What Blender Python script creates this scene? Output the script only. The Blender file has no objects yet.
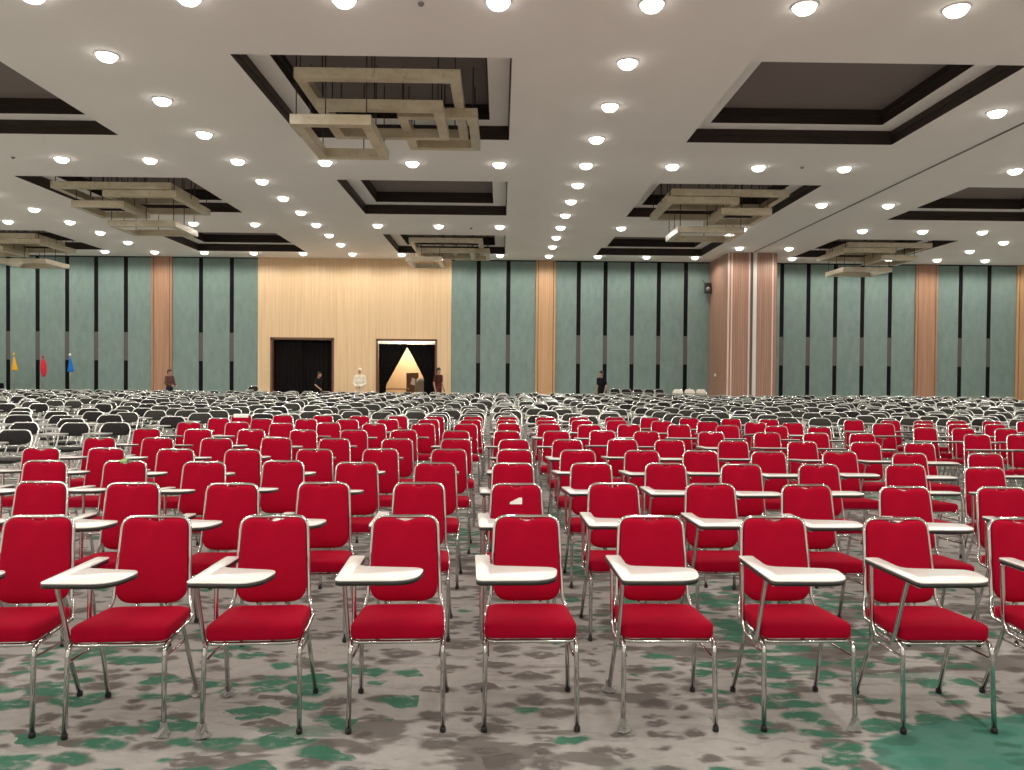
import bpy, math, random
import numpy as np
from mathutils import Vector, Matrix

random.seed(7)
PI = math.pi
scn = bpy.context.scene
COL = scn.collection

# ------------------------------------------------------------------ camera
F_PX, CAM_H = 770.0, 1.62
ROLL = 0.0083
d = Vector((-11.4, 11.6, -F_PX)).normalized()          # world +Y in camera axes
h = Vector((math.cos(ROLL), -math.sin(ROLL), 0))
zc = h.cross(d).normalized()
xc = d.cross(zc).normalized()
W2C = Matrix((xc, d, zc)).transposed()                  # columns: world axes seen by the camera
C2W = W2C.transposed()
camd = bpy.data.cameras.new('camera')
camd.sensor_width = 36.0
camd.lens = F_PX / 1024 * 36.0
camd.clip_end = 200
camo = bpy.data.objects.new('camera', camd)
COL.objects.link(camo)
camo.matrix_world = Matrix.Translation((0, 0, CAM_H)) @ C2W.to_4x4()
scn.camera = camo

def ray(px, py):
    return C2W @ Vector((px - 512, 385 - py, -F_PX))
def at_z(px, py, z):
    r = ray(px, py); t = (z - CAM_H) / r.z
    return Vector((r.x * t, r.y * t, z))
def at_y(px, py, y):
    r = ray(px, py); t = y / r.y
    return Vector((r.x * t, y, CAM_H + r.z * t))

# ------------------------------------------------------------------ materials
def mat(name, color=(.5, .5, .5), rough=.6, metal=0.0, spec=.5, emit=None, estr=0.0):
    m = bpy.data.materials.new(name); m.use_nodes = True
    b = m.node_tree.nodes['Principled BSDF']
    b.inputs['Base Color'].default_value = (*color, 1)
    b.inputs['Roughness'].default_value = rough
    b.inputs['Metallic'].default_value = metal
    b.inputs['Specular IOR Level'].default_value = spec
    if emit:
        b.inputs['Emission Color'].default_value = (*emit, 1)
        b.inputs['Emission Strength'].default_value = estr
    return m

class NT:
    """short-hand for wiring shader nodes"""
    def __init__(s, m):
        s.t = m.node_tree; s.b = s.t.nodes['Principled BSDF']
    def n(s, typ, **kw):
        x = s.t.nodes.new(typ)
        for k, v in kw.items(): setattr(x, k, v)
        return x
    def l(s, a, b): s.t.links.new(a, b)
    def coord(s, scale=(1, 1, 1), out='Object', loc=(0, 0, 0)):
        tc = s.n('ShaderNodeTexCoord'); mp = s.n('ShaderNodeMapping')
        mp.inputs['Scale'].default_value = scale; mp.inputs['Location'].default_value = loc
        s.l(tc.outputs[out], mp.inputs['Vector']); return mp.outputs['Vector']
    def noise(s, vec, scale=5, detail=2, rough=.5):
        x = s.n('ShaderNodeTexNoise'); x.inputs['Scale'].default_value = scale
        x.inputs['Detail'].default_value = detail; x.inputs['Roughness'].default_value = rough
        s.l(vec, x.inputs['Vector']); return x
    def math(s, op, a, b=None, clamp=False):
        x = s.n('ShaderNodeMath', operation=op); x.use_clamp = clamp
        for i, v in enumerate((a, b)):
            if v is None: continue
            if isinstance(v, (int, float)): x.inputs[i].default_value = v
            else: s.l(v, x.inputs[i])
        return x.outputs[0]
    def ramp(s, v, lo, hi):
        x = s.n('ShaderNodeMapRange'); x.interpolation_type = 'SMOOTHSTEP'
        x.inputs['From Min'].default_value = lo; x.inputs['From Max'].default_value = hi
        s.l(v, x.inputs['Value']); return x.outputs['Result']
    def mix(s, fac, a, b):
        x = s.n('ShaderNodeMix', data_type='RGBA')
        if isinstance(fac, (int, float)): x.inputs[0].default_value = fac
        else: s.l(fac, x.inputs[0])
        for i, v in ((6, a), (7, b)):
            if isinstance(v, tuple): x.inputs[i].default_value = (*v, 1)
            else: s.l(v, x.inputs[i])
        return x.outputs[2]
    def bump(s, v, strength=.3, dist=.002):
        x = s.n('ShaderNodeBump'); x.inputs['Strength'].default_value = strength
        x.inputs['Distance'].default_value = dist
        s.l(v, x.inputs['Height']); s.l(x.outputs[0], s.b.inputs['Normal'])

def fabric(name, col, var=.12, scale=900, rough=.85):
    m = mat(name, col, rough, spec=.08); t = NT(m)
    v = t.coord(); a = t.noise(v, 14, 3); b = t.noise(v, scale, 1)
    f = t.math('MULTIPLY', a.outputs['Fac'], 1.0)
    t.l(t.mix(f, tuple(c * (1 - var) for c in col), tuple(min(1, c * (1 + var)) for c in col)), t.b.inputs['Base Color'])
    t.bump(b.outputs['Fac'], .25, .0015)
    return m

def wood(name, c1, c2, sc=(60, 60, .6), rough=.45):
    m = mat(name, c1, rough); t = NT(m)
    a = t.noise(t.coord(sc), 1.0, 4, .6)
    f = t.ramp(a.outputs['Fac'], .35, .65)
    t.l(t.mix(f, c1, c2), t.b.inputs['Base Color'])
    return m

M = {}
M['red'] = fabric('red_fabric', (.355, .0022, .021), .10)
M['chrome'] = mat('chrome', (.64, .635, .63), .09, 1.0)
M['frame_metal'] = mat('chrome_far', (.84, .86, .83), .24, 1.0)
M['rubber'] = mat('rubber', (.012, .012, .012), .6)
M['white_lam'] = mat('white_laminate', (.80, .79, .76), .22)
M['grey_lam'] = mat('grey_laminate', (.30, .29, .27), .28)
M['black_edge'] = mat('black_edge', (.018, .016, .015), .4)
M['plastic'] = mat('crumpled_plastic', (.50, .49, .47), .3)
M['plastic'].node_tree.nodes['Principled BSDF'].inputs['Transmission Weight'].default_value = .55
M['black_vinyl'] = fabric('black_vinyl', (.020, .018, .019), .25, 500, .55)
M['black_vinyl2'] = fabric('dark_olive_vinyl', (.040, .040, .036), .25, 500, .6)
M['paper'] = mat('paper', (.9, .89, .86), .7)
M['tag'] = mat('green_tag', (.25, .42, .12), .6)

# carpet ---------------------------------------------------------------
def carpet():
    m = mat('carpet', (.4, .38, .35), .95, spec=.1); t = NT(m)
    base = t.coord()
    def warped(scale, amount, detail=2):
        wn = t.noise(base, scale, detail)
        sub = t.n('ShaderNodeVectorMath', operation='SUBTRACT'); sub.inputs[1].default_value = (.5, .5, .5)
        off = t.n('ShaderNodeVectorMath', operation='SCALE'); off.inputs['Scale'].default_value = amount
        t.l(wn.outputs['Color'], sub.inputs[0]); t.l(sub.outputs[0], off.inputs[0])
        add = t.n('ShaderNodeVectorMath', operation='ADD'); t.l(base, add.inputs[0]); t.l(off.outputs[0], add.inputs[1])
        return add.outputs[0]
    soft = warped(8, .13, 5); wide = warped(2.2, .16)
    def scaled(vec, sx, sy, lx=0, ly=0):
        mp = t.n('ShaderNodeMapping'); mp.inputs['Scale'].default_value = (sx, sy, 0)
        mp.inputs['Location'].default_value = (lx, ly, 0)
        t.l(vec, mp.inputs['Vector']); return mp.outputs['Vector']
    def spots(sx, sy, lx, keep, r):
        v = t.n('ShaderNodeTexVoronoi'); v.voronoi_dimensions = '2D'; v.inputs['Scale'].default_value = 1
        v.inputs['Randomness'].default_value = .8
        t.l(scaled(soft, sx, sy, lx, lx * .7), v.inputs['Vector'])
        sep = t.n('ShaderNodeSeparateColor'); t.l(v.outputs['Color'], sep.inputs[0])
        rad = t.math('MULTIPLY', t.math('ADD', sep.outputs[1], .55), r)
        inside = t.ramp(t.math('SUBTRACT', rad, v.outputs['Distance']), -.12, .11)
        if isinstance(keep, (int, float)): on = t.math('LESS_THAN', sep.outputs[0], keep)
        else: on = t.math('LESS_THAN', sep.outputs[0], keep)
        return t.math('MULTIPLY', inside, on)
    reg = t.noise(t.coord((.30, .42, 1), loc=(3.1, 1.2, 0)), 1.0, 1)
    reg2 = t.noise(t.coord((.35, .5, 1), loc=(9.1, 4.2, 0)), 1.0, 1)
    sepx = t.n('ShaderNodeSeparateXYZ'); t.l(base, sepx.inputs[0])
    X, Y = sepx.outputs[0], sepx.outputs[1]
    def blob(cx, cy, rx, ry):
        a = t.math('DIVIDE', t.math('SUBTRACT', X, cx), rx); b = t.math('DIVIDE', t.math('SUBTRACT', Y, cy), ry)
        r2 = t.math('ADD', t.math('MULTIPLY', a, a), t.math('MULTIPLY', b, b))
        return t.ramp(r2, 1.4, .3)
    gl = blob(-1.75, 3.75, 1.25, 1.0); gr = blob(1.75, 3.6, .75, 2.0)
    nearzone = blob(0, 3.0, 3.6, 2.0)
    far_green = t.math('MULTIPLY', t.ramp(reg.outputs['Fac'], .50, .60), t.math('SUBTRACT', 1.0, t.math('MULTIPLY', nearzone, .9)))
    green_reg = t.math('MAXIMUM', t.math('MAXIMUM', gl, gr), far_green, True)
    s1 = spots(3.9, 6.6, 2.3, .60, .27); s2 = spots(6.0, 10.5, 7.9, .42, .25)
    dark = t.math('MAXIMUM', s1, s2)
    st = t.noise(scaled(wide, 1.7, 4.6, 4.4, 1.0), 1.0, 3, .55)
    wavy = t.math('MAXIMUM', t.ramp(reg2.outputs['Fac'], .46, .60), blob(2.0, 4.9, 2.2, .9), True)
    lim = t.math('SUBTRACT', .615, t.math('MULTIPLY', wavy, .11))
    streak = t.ramp(t.math('SUBTRACT', st.outputs['Fac'], lim), -.012, .045)
    st2 = t.noise(scaled(wide, 1.5, 6.5, 9.1, 5.0), 1.0, 2.5, .5)
    gstreak = t.math('MULTIPLY', t.ramp(st2.outputs['Fac'], .575, .615), t.math('MULTIPLY', green_reg, wavy))
    g1 = spots(3.7, 7.6, 5.7, t.math('MULTIPLY', green_reg, .55), .36)
    g3 = spots(5.2, 9.0, 3.3, t.math('ADD', t.math('MULTIPLY', green_reg, .22), .03), .28)
    green = t.math('MAXIMUM', t.math('MAXIMUM', g1, g3), gstreak, True)
    fine = t.noise(base, 240, 2, .6); mid = t.noise(base, 16, 4, .65)
    gcol = t.mix(mid.outputs['Fac'], (.018, .110, .066), (.050, .20, .13))
    c = t.mix(mid.outputs['Fac'], (.31, .294, .278), (.45, .43, .408))
    br = t.noise(scaled(soft, 2.2, 15.0, 1.3, 2.0), 1.0, 4, .6)
    c = t.mix(t.math('MULTIPLY', t.ramp(br.outputs['Fac'], .50, .72), .55), c, (.17, .155, .145))
    rag = t.ramp(t.noise(t.coord((11, 20, 1)), 1.0, 3, .6).outputs['Fac'], .22, .50)
    dark = t.math('MULTIPLY', dark, rag); green = t.math('MULTIPLY', green, rag)
    c = t.mix(t.math('MULTIPLY', streak, .78), c, (.120, .105, .096))
    c = t.mix(t.math('MULTIPLY', dark, .88), c, (.105, .091, .084))
    c = t.mix(t.math('MULTIPLY', green, .95), c, gcol)
    tn = t.math('ADD', blob(2.65, 3.05, 1.15, .62), t.math('MULTIPLY', t.math('SUBTRACT', st.outputs['Fac'], .5), 1.1))
    teal = t.ramp(tn, .40, .50)
    g2 = spots(4.5, 10, 1.1, .5, .32)
    tcol = t.mix(t.math('MULTIPLY', g2, .8), (.050, .20, .150), (.022, .115, .080))
    c = t.mix(t.math('MULTIPLY', teal, .92), c, tcol)
    c = t.mix(t.math('MULTIPLY', fine.outputs['Fac'], .18), c, (.16, .15, .14))
    t.l(c, t.b.inputs['Base Color'])
    t.bump(fine.outputs['Fac'], .5, .004)
    return m
M['carpet'] = carpet()

def painted(name, col, rough=.8):
    m = mat(name, col, rough, spec=.25); t = NT(m)
    a = t.noise(t.coord(), .7, 3)
    t.l(t.mix(a.outputs['Fac'], tuple(c * .96 for c in col), tuple(min(1, c * 1.04) for c in col)), t.b.inputs['Base Color'])
    return m
M['ceiling'] = painted('ceiling_paint', (.93, .91, .88))
M['coffer_dark'] = painted('coffer_dark_wood', (.036, .026, .022), .5)
M['coffer_top'] = painted('coffer_top_brown', (.225, .19, .18), .7)
M['seam'] = mat('seam_metal', (.16, .15, .145), .5)
M['strip'] = mat('dark_strip', (.006, .005, .006), .6, spec=.1)
M['strip_grey'] = mat('grey_strip', (.085, .075, .075), .5)
M['wall_dark'] = mat('wall_backing', (.03, .03, .03), .8)
M['wall_side'] = painted('side_wall', (.78, .76, .72))
M['rear_wall'] = painted('rear_wall', (.82, .80, .76))

def felt():
    m = mat('green_felt', (.13, .24, .2), .95, spec=.1); t = NT(m)
    a = t.noise(t.coord((3, 3, 1.2)), 1.6, 6, .7); b = t.noise(t.coord(), 40, 2)
    f = t.math('ADD', t.math('MULTIPLY', a.outputs['Fac'], .7), t.math('MULTIPLY', b.outputs['Fac'], .3))
    t.l(t.mix(t.ramp(f, .3, .7), (.168, .232, .212), (.215, .288, .264)), t.b.inputs['Base Color'])
    return m
M['felt'] = felt()

def grooved(name, c1, c2, groove, freq, depth=.55):
    """timber with fine vertical grooves running up it"""
    m = mat(name, c1, .5); t = NT(m)
    a = t.noise(t.coord((9, 9, .35)), 1.0, 4, .6)
    col = t.mix(t.ramp(a.outputs['Fac'], .32, .68), c1, c2)
    w = t.n('ShaderNodeTexWave', wave_type='BANDS', bands_direction='X'); w.inputs['Scale'].default_value = freq
    w.inputs['Distortion'].default_value = 0
    t.l(t.coord(), w.inputs['Vector'])
    g = t.ramp(w.outputs['Fac'], .25, .02)
    t.l(t.mix(t.math('MULTIPLY', g, depth), col, groove), t.b.inputs['Base Color'])
    t.bump(w.outputs['Fac'], .3, .004)
    return m
M['beige'] = grooved('beige_timber', (.66, .465, .27), (.74, .53, .32), (.56, .38, .22), 2.0, .30)
M['pilaster'] = grooved('orange_timber', (.33, .175, .105), (.41, .23, .14), (.30, .14, .07), 3.4, .4)
M['pilaster2'] = grooved('honey_timber', (.46, .27, .13), (.55, .33, .17), (.36, .20, .10), 3.4, .4)
M['col_wood'] = grooved('column_timber', (.30, .165, .115), (.375, .215, .152), (.19, .095, .065), 3.2, .5)
M['col_pale'] = mat('column_pale_inlay', (.66, .50, .42), .35)
M['col_white'] = mat('column_white_track', (.62, .60, .55), .4)
M['door_frame'] = wood('door_frame_wood', (.10, .045, .025), (.16, .075, .04))
M['curtain'] = fabric('black_cloth', (.007, .006, .006), .3, 60, .9)
M['lobby_wall'] = painted('lobby_wall', (.70, .50, .30))
M['lobby_white'] = mat('lobby_white', (.85, .83, .78), .6)
M['lobby_floor'] = painted('lobby_floor', (.42, .30, .20))
M['wood_table'] = wood('table_wood', (.16, .075, .035), (.24, .12, .06), (4, 60, 60))
M['grey_cloth'] = fabric('grey_cloth', (.33, .31, .29))
def onyx():
    m = mat('onyx', (.6, .5, .33), .3); t = NT(m)
    a = t.noise(t.coord((1, 1, 2)), 1.7, 6, .65); b = t.noise(t.coord(), 9, 3)
    c = t.mix(t.ramp(a.outputs['Fac'], .3, .7), (.50, .42, .29), (.66, .60, .45))
    c = t.mix(t.math('MULTIPLY', t.ramp(b.outputs['Fac'], .58, .72), .5), c, (.36, .28, .18))
    t.l(c, t.b.inputs['Base Color']); return m
M['onyx'] = onyx()
M['rod'] = mat('rod_steel', (.05, .045, .04), .4, .6)
LAMP = (1.0, .94, .85); LIGHT_W = 118.0
M['lens'] = mat('lamp_lens', (.9, .9, .9), .4, emit=LAMP, estr=7.0)
M['ring'] = mat('lamp_ring', (.75, .74, .72), .4)
M['lobby_lamp'] = mat('lobby_lamp', (.9, .9, .9), .4, emit=(1, .84, .6), estr=8.0)
M['detector'] = mat('detector', (.25, .24, .23), .5)
M['black_plastic'] = mat('black_plastic', (.012, .012, .012), .45)
M['white_plastic'] = mat('white_plastic', (.75, .74, .7), .4)
M['skin'] = mat('skin', (.38, .20, .125), .55)
M['hair'] = mat('hair', (.012, .010, .009), .5)
M['brownhair'] = mat('brown_hair', (.045, .022, .014), .5)
M['pole'] = mat('flag_pole', (.30, .28, .22), .3, .8)
for k, c in (('flag_yellow', (.75, .40, .04)), ('flag_red', (.62, .04, .06)), ('flag_blue', (.02, .16, .55)),
             ('cl_black', (.010, .010, .012)), ('cl_maroon', (.07, .022, .018)), ('cl_brown', (.12, .06, .05)),
             ('cl_white', (.75, .70, .60)), ('cl_cream', (.74, .60, .43)), ('cl_jeans', (.025, .03, .05)), ('cl_darkred', (.10, .03, .028))):
    M[k] = fabric(k, c, .15, 300)

# ------------------------------------------------------------------ mesh building
class MB:
    """collects vertices and faces (with material slots) for one mesh"""
    def __init__(s): s.v, s.f, s.m, s.sm = [], [], [], []
    def add(s, vs, fs, mi=0, smooth=True):
        o = len(s.v); s.v += [tuple(p) for p in vs]
        for f in fs: s.f.append([i + o for i in f]); s.m.append(mi); s.sm.append(smooth)
    def box(s, lo, hi, mi=0):
        (x0, y0, z0), (x1, y1, z1) = lo, hi
        vs = [(x0, y0, z0), (x1, y0, z0), (x1, y1, z0), (x0, y1, z0), (x0, y0, z1), (x1, y0, z1), (x1, y1, z1), (x0, y1, z1)]
        s.add(vs, [(3, 2, 1, 0), (4, 5, 6, 7), (0, 1, 5, 4), (1, 2, 6, 5), (2, 3, 7, 6), (3, 0, 4, 7)], mi, False)
    def bbox(s, lo, hi, b=.004, mi=0):
        """box with chamfered edges: two stacked eight-cornered rings and caps"""
        (x0, y0, z0), (x1, y1, z1) = lo, hi
        def ring(z, i):
            return [(x0 + b + i, y0 + i, z), (x1 - b - i, y0 + i, z), (x1 - i, y0 + b + i, z), (x1 - i, y1 - b - i, z),
                    (x1 - b - i, y1 - i, z), (x0 + b + i, y1 - i, z), (x0 + i, y1 - b - i, z), (x0 + i, y0 + b + i, z)]
        s.rings([ring(z0, b), ring(z0 + b, 0), ring(z1 - b, 0), ring(z1, b)], mi, smooth=False)
    def rings(s, rs, mi=0, smooth=True, cap=True, closed=True):
        n = len(rs[0]); vs = [p for r in rs for p in r]; fs = []
        for k in range(len(rs) - 1):
            for i in range(n if closed else n - 1):
                j = (i + 1) % n
                fs.append((k * n + i, k * n + j, (k + 1) * n + j, (k + 1) * n + i))
        if cap:
            fs.append(tuple(range(n - 1, -1, -1))); fs.append(tuple((len(rs) - 1) * n + i for i in range(n)))
        s.add(vs, fs, mi, smooth)
    def tube(s, pts, r, n=8, mi=0, r2=None, closed=False):
        P = [Vector(p) for p in pts]; rs = []
        t0 = (P[1] - P[0]).normalized()
        u = t0.orthogonal().normalized(); prev = t0
        for i, p in enumerate(P):
            if closed: t = (P[(i + 1) % len(P)] - P[i - 1]).normalized()
            elif i == 0: t = t0
            elif i == len(P) - 1: t = (P[i] - P[i - 1]).normalized()
            else: t = ((P[i] - P[i - 1]).normalized() + (P[i + 1] - P[i]).normalized()).normalized()
            u = (prev.rotation_difference(t) @ u); u = (u - t * u.dot(t)).normalized(); prev = t
            w = t.cross(u)
            rr = r if r2 is None else r + (r2 - r) * i / (len(P) - 1)
            rs.append([p + (u * math.cos(2 * PI * k / n) + w * math.sin(2 * PI * k / n)) * rr for k in range(n)])
        if closed: rs.append(rs[0])
        s.rings(rs, mi, cap=not closed)
    def lathe(s, prof, n=16, mi=0, c=(0, 0, 0), cap=True, smooth=True):
        s.rings([[(c[0] + r * math.cos(2 * PI * k / n), c[1] + r * math.sin(2 * PI * k / n), c[2] + z) for k in range(n)] for r, z in prof], mi, smooth, cap)
    def ellipsoid(s, c, r, n=14, m=9, mi=0, rot=None):
        rs = []
        for j in range(m):
            a = -PI / 2 + PI * (j + .02 + .96 * 0) / (m - 1) if 0 else -PI / 2 + .06 + (PI - .12) * j / (m - 1)
            ring = []
            for k in range(n):
                p = Vector((r[0] * math.cos(a) * math.cos(2 * PI * k / n), r[1] * math.cos(a) * math.sin(2 * PI * k / n), r[2] * math.sin(a)))
                if rot: p = rot @ p
                ring.append(Vector(c) + p)
            rs.append(ring)
        s.rings(rs, mi)
    def capsule(s, a, b, ra, rb, n=12, mi=0):
        a, b = Vector(a), Vector(b); t = (b - a).normalized(); u = t.orthogonal().normalized(); w = t.cross(u); rs = []
        for k in range(4):
            q = PI / 2 * k / 4 + .08
            rs.append((a - t * ra * math.cos(q), ra * math.sin(q)))
        rs.append((a, ra)); rs.append((a.lerp(b, .5), (ra + rb) / 2)); rs.append((b, rb))
        for k in range(4):
            q = PI / 2 * (1 - (k + 1) / 4) + .08 * (k == 3)
            rs.append((b + t * rb * math.cos(q), rb * math.sin(q)))
        s.rings([[p + (u * math.cos(2 * PI * i / n) + w * math.sin(2 * PI * i / n)) * r for i in range(n)] for p, r in rs], mi)
    def mesh(s, name, mats):
        me = bpy.data.meshes.new(name)
        me.from_pydata(s.v, [], s.f)
        for m in mats: me.materials.append(m)
        me.polygons.foreach_set('material_index', s.m)
        me.polygons.foreach_set('use_smooth', s.sm)
        me.update(); return me
    def build(s, name, mats, parent=None):
        if not isinstance(mats, (list, tuple)): mats = [mats]
        return link(bpy.data.objects.new(name, s.mesh(name, mats)), parent)

def link(o, parent=None):
    COL.objects.link(o)
    if parent is not None: o.parent = parent
    return o
def empty(name, loc=(0, 0, 0), rz=0.0):
    o = bpy.data.objects.new(name, None); o.empty_display_size = .1
    COL.objects.link(o); o.location = loc; o.rotation_euler = (0, 0, rz); return o
def tag(o, label=None, cat=None, group=None, kind=None):
    for k, v in (('label', label), ('category', cat), ('group', group), ('kind', kind)):
        if v: o[k] = v
    return o
KIDS = {}
def kids(o):
    if o.name not in KIDS: KIDS[o.name] = list(o.children)
    return KIDS[o.name]
def copy_tree(o, parent=None, keep_label=False):
    c = o.copy(); COL.objects.link(c)
    if parent is not None: c.parent = parent
    for ch in kids(o): copy_tree(ch, c)
    return c

def fillet(pts, rad, seg=4, closed=False):
    """round the corners of a polyline"""
    P = [Vector(p) for p in pts]; out = []; n = len(P)
    for i in range(n):
        r = rad[i] if isinstance(rad, (list, tuple)) else rad
        if (not closed and i in (0, n - 1)) or r <= 0: out.append(P[i]); continue
        a, b, c = P[i - 1], P[i], P[(i + 1) % n]
        u, v = (a - b), (c - b); lu, lv = u.length, v.length
        u.normalize(); v.normalize()
        ang = u.angle(v); tt = min(r / max(math.tan(ang / 2), 1e-4), lu * .49, lv * .49)
        p0, p1 = b + u * tt, b + v * tt
        for k in range(seg + 1):
            q = k / seg
            out.append(p0 * (1 - q) ** 2 + b * 2 * q * (1 - q) + p1 * q * q)
    return out

def pad(mb, outline, levels, place, mi=0, crown=0.0):
    """cushion: an outline swept through (offset towards the middle, height) levels; place maps (u, v, w) to 3-D"""
    cx = sum(p[0] for p in outline) / len(outline); cy = sum(p[1] for p in outline) / len(outline)
    hw = max(abs(p[0] - cx) for p in outline); hh = max(abs(p[1] - cy) for p in outline)
    rs = []
    for ins, w in levels:
        sx, sy = 1 - ins / hw, 1 - ins / hh
        rs.append([place(cx + (p[0] - cx) * sx, cy + (p[1] - cy) * sy, w) for p in outline])
    mb.rings(rs, mi)

def slab(mb, outline, z0, z1, mi=0, b=0.0):
    pl = lambda u, v, w: (u, v, w)
    if b: pad(mb, outline, [(b, z0), (0, z0 + b), (0, z1 - b), (b, z1)], pl, mi)
    else: pad(mb, outline, [(0, z0), (0, z1)], pl, mi)

# ------------------------------------------------------------------ red tablet-arm chair (faces -Y)
TAB_Z = .735
def tablet_outline(seg):
    pts = [(-.258, .07, 0), (-.190, .07, 0), (-.188, -.142, 0), (.110, -.175, 0), (.085, -.395, 0), (-.248, -.400, 0)]
    return [(p.x, p.y) for p in fillet(pts, [.015, .015, .055, .06, .13, .035], seg, True)]

def make_red_chair(near):
    n = 10 if near else 7; sg = 5 if near else 3
    root = empty('tablet_chair')
    # seat cushion, a little higher at the front, crowned
    out = [(p.x, p.y) for p in fillet([(-.214, -.197, 0), (.214, -.197, 0), (.197, .195, 0), (-.197, .195, 0)], [.05, .05, .07, .07], sg + 2, True)]
    def seat_pl(u, v, w):
        f = (-v + .195) / .39
        return (u, v, .411 + w * (.053 + .022 * f))
    mb = MB(); pad(mb, out, [(.016, 0), (.003, .06), (0, .2), (0, .72), (.004, .84), (.014, .94), (.045, 1.01), (.11, 1.06)], seat_pl)
    mb.build('seat', M['red'], root)
    # backrest pad: narrower at the top, deep round bottom corners, hand dip in the top edge
    o2 = [(-.174, .004), (.174, .004), (.153, .407), (.060, .407), (.030, .398), (0, .390), (-.030, .398), (-.060, .407), (-.153, .407)]
    o2 = [(p.x, p.y) for p in fillet([(a, b, 0) for a, b in o2], [.085, .085, .056, .03, 0, .02, 0, .03, .056], sg + 1, True)]
    def back_pl(u, v, w):
        return (u, 0.200 + .165 * v - w, .472 + v)
    mb = MB(); pad(mb, o2, [(.010, -.012), (0, -.004), (0, .018), (.006, .027), (.022, .034), (.06, .038)], back_pl)
    mb.build('backrest', M['red'], root)
    # frame: inverted U carried down and forward as the seat rails
    path = [(-.205, -.06, .404), (-.205, .165, .404), (-.181, .205, .50), (-.161, .268, .886)]
    path = path + [(-x, y, z) for x, y, z in reversed(path)]
    mb = MB(); mb.tube(fillet(path, [0, .06, .05, .062, .062, .05, .06, 0], sg), .0098, n)
    mb.tube([(-.032, .262, .866), (-.032, .267, .882)], .004, 5); mb.tube([(.032, .262, .866), (.032, .267, .882)], .004, 5)
    mb.build('back_frame', M['chrome'], root)
    mb = MB()
    mb.tube(fillet([(-.205, -.05, .399), (-.203, -.185, .399), (.203, -.185, .399), (.205, -.05, .399)], .05, sg), .009, n)
    mb.tube([(-.195, .12, .402), (.195, .12, .402)], .008, 6)
    mb.tube([(-.07, .19, .40), (-.07, .203, .50)], .006, 6); mb.tube([(.07, .19, .40), (.07, .203, .50)], .006, 6)
    mb.tube([(-.07, .12, .402), (-.07, .19, .40)], .006, 6); mb.tube([(.07, .12, .402), (.07, .19, .40)], .006, 6)
    mb.build('seat_frame', M['chrome'], root)
    for s in (-1, 1):
        for kind in ('front', 'rear'):
            mb = MB()
            if kind == 'front':
                foot = Vector((s * .211, -.221, 0)); pth = [(s * .205, -.10, .398), (s * .207, -.196, .398), tuple(foot + Vector((0, 0, .012)))]
                mb.tube(fillet(pth, .055, sg), .0112, n)
            else:
                foot = Vector((s * .214, .216, 0)); pth = [(s * .192, .075, .395), (s * .193, .085, .375), tuple(foot + Vector((0, 0, .012)))]
                mb.tube(fillet(pth, .03, sg), .0108, n)
            leg = mb.build('leg', M['chrome'], root)
            if near:
                c = MB(); c.lathe([(.010, 0), (.0145, .003), (.0145, .018), (.012, .026)], 10, 0, tuple(foot))
                c.build('foot_cap', M['rubber'], leg)
        mb = MB(); mb.tube(fillet([(s * .207, -.208, .325), (s * .196, -.19, .335), (s * .194, .10, .318), (s * .196, .112, .305)], .012, 2), .0065, 7)
        mb.build('brace', M['chrome'], root)
    # writing tablet on its own bent tube
    tp = [(-.225, .055, .705), (-.228, .06, .69), (-.226, .045, .425), (-.222, .02, .375), (-.222, -.105, .372), (-.224, -.150, .40), (-.226, -.26, .70), (-.226, -.275, .705)]
    mb = MB(); mb.tube(fillet(tp, [0, .012, .04, .03, .03, .03, .012, 0], sg), .0105, n)
    mb.tube([(-.226, .065, .708), (-.226, -.36, .708)], .008, 7)
    mb.tube([(-.222, -.02, .374), (-.196, -.02, .394)], .010, 7); mb.tube([(-.222, -.09, .373), (-.196, -.09, .394)], .010, 7)
    mb.build('tablet_arm', M['chrome'], root)
    o3 = tablet_outline(sg + 1)
    mb = MB(); slab(mb, o3, TAB_Z - .0055, TAB_Z, 0, .0012)
    tb = mb.build('writing_tablet', M['white_lam'], root)
    mb = MB(); slab(mb, o3, TAB_Z - .024, TAB_Z - .0057)
    mb.build('edge_band', M['black_edge'], tb)
    return root

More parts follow.
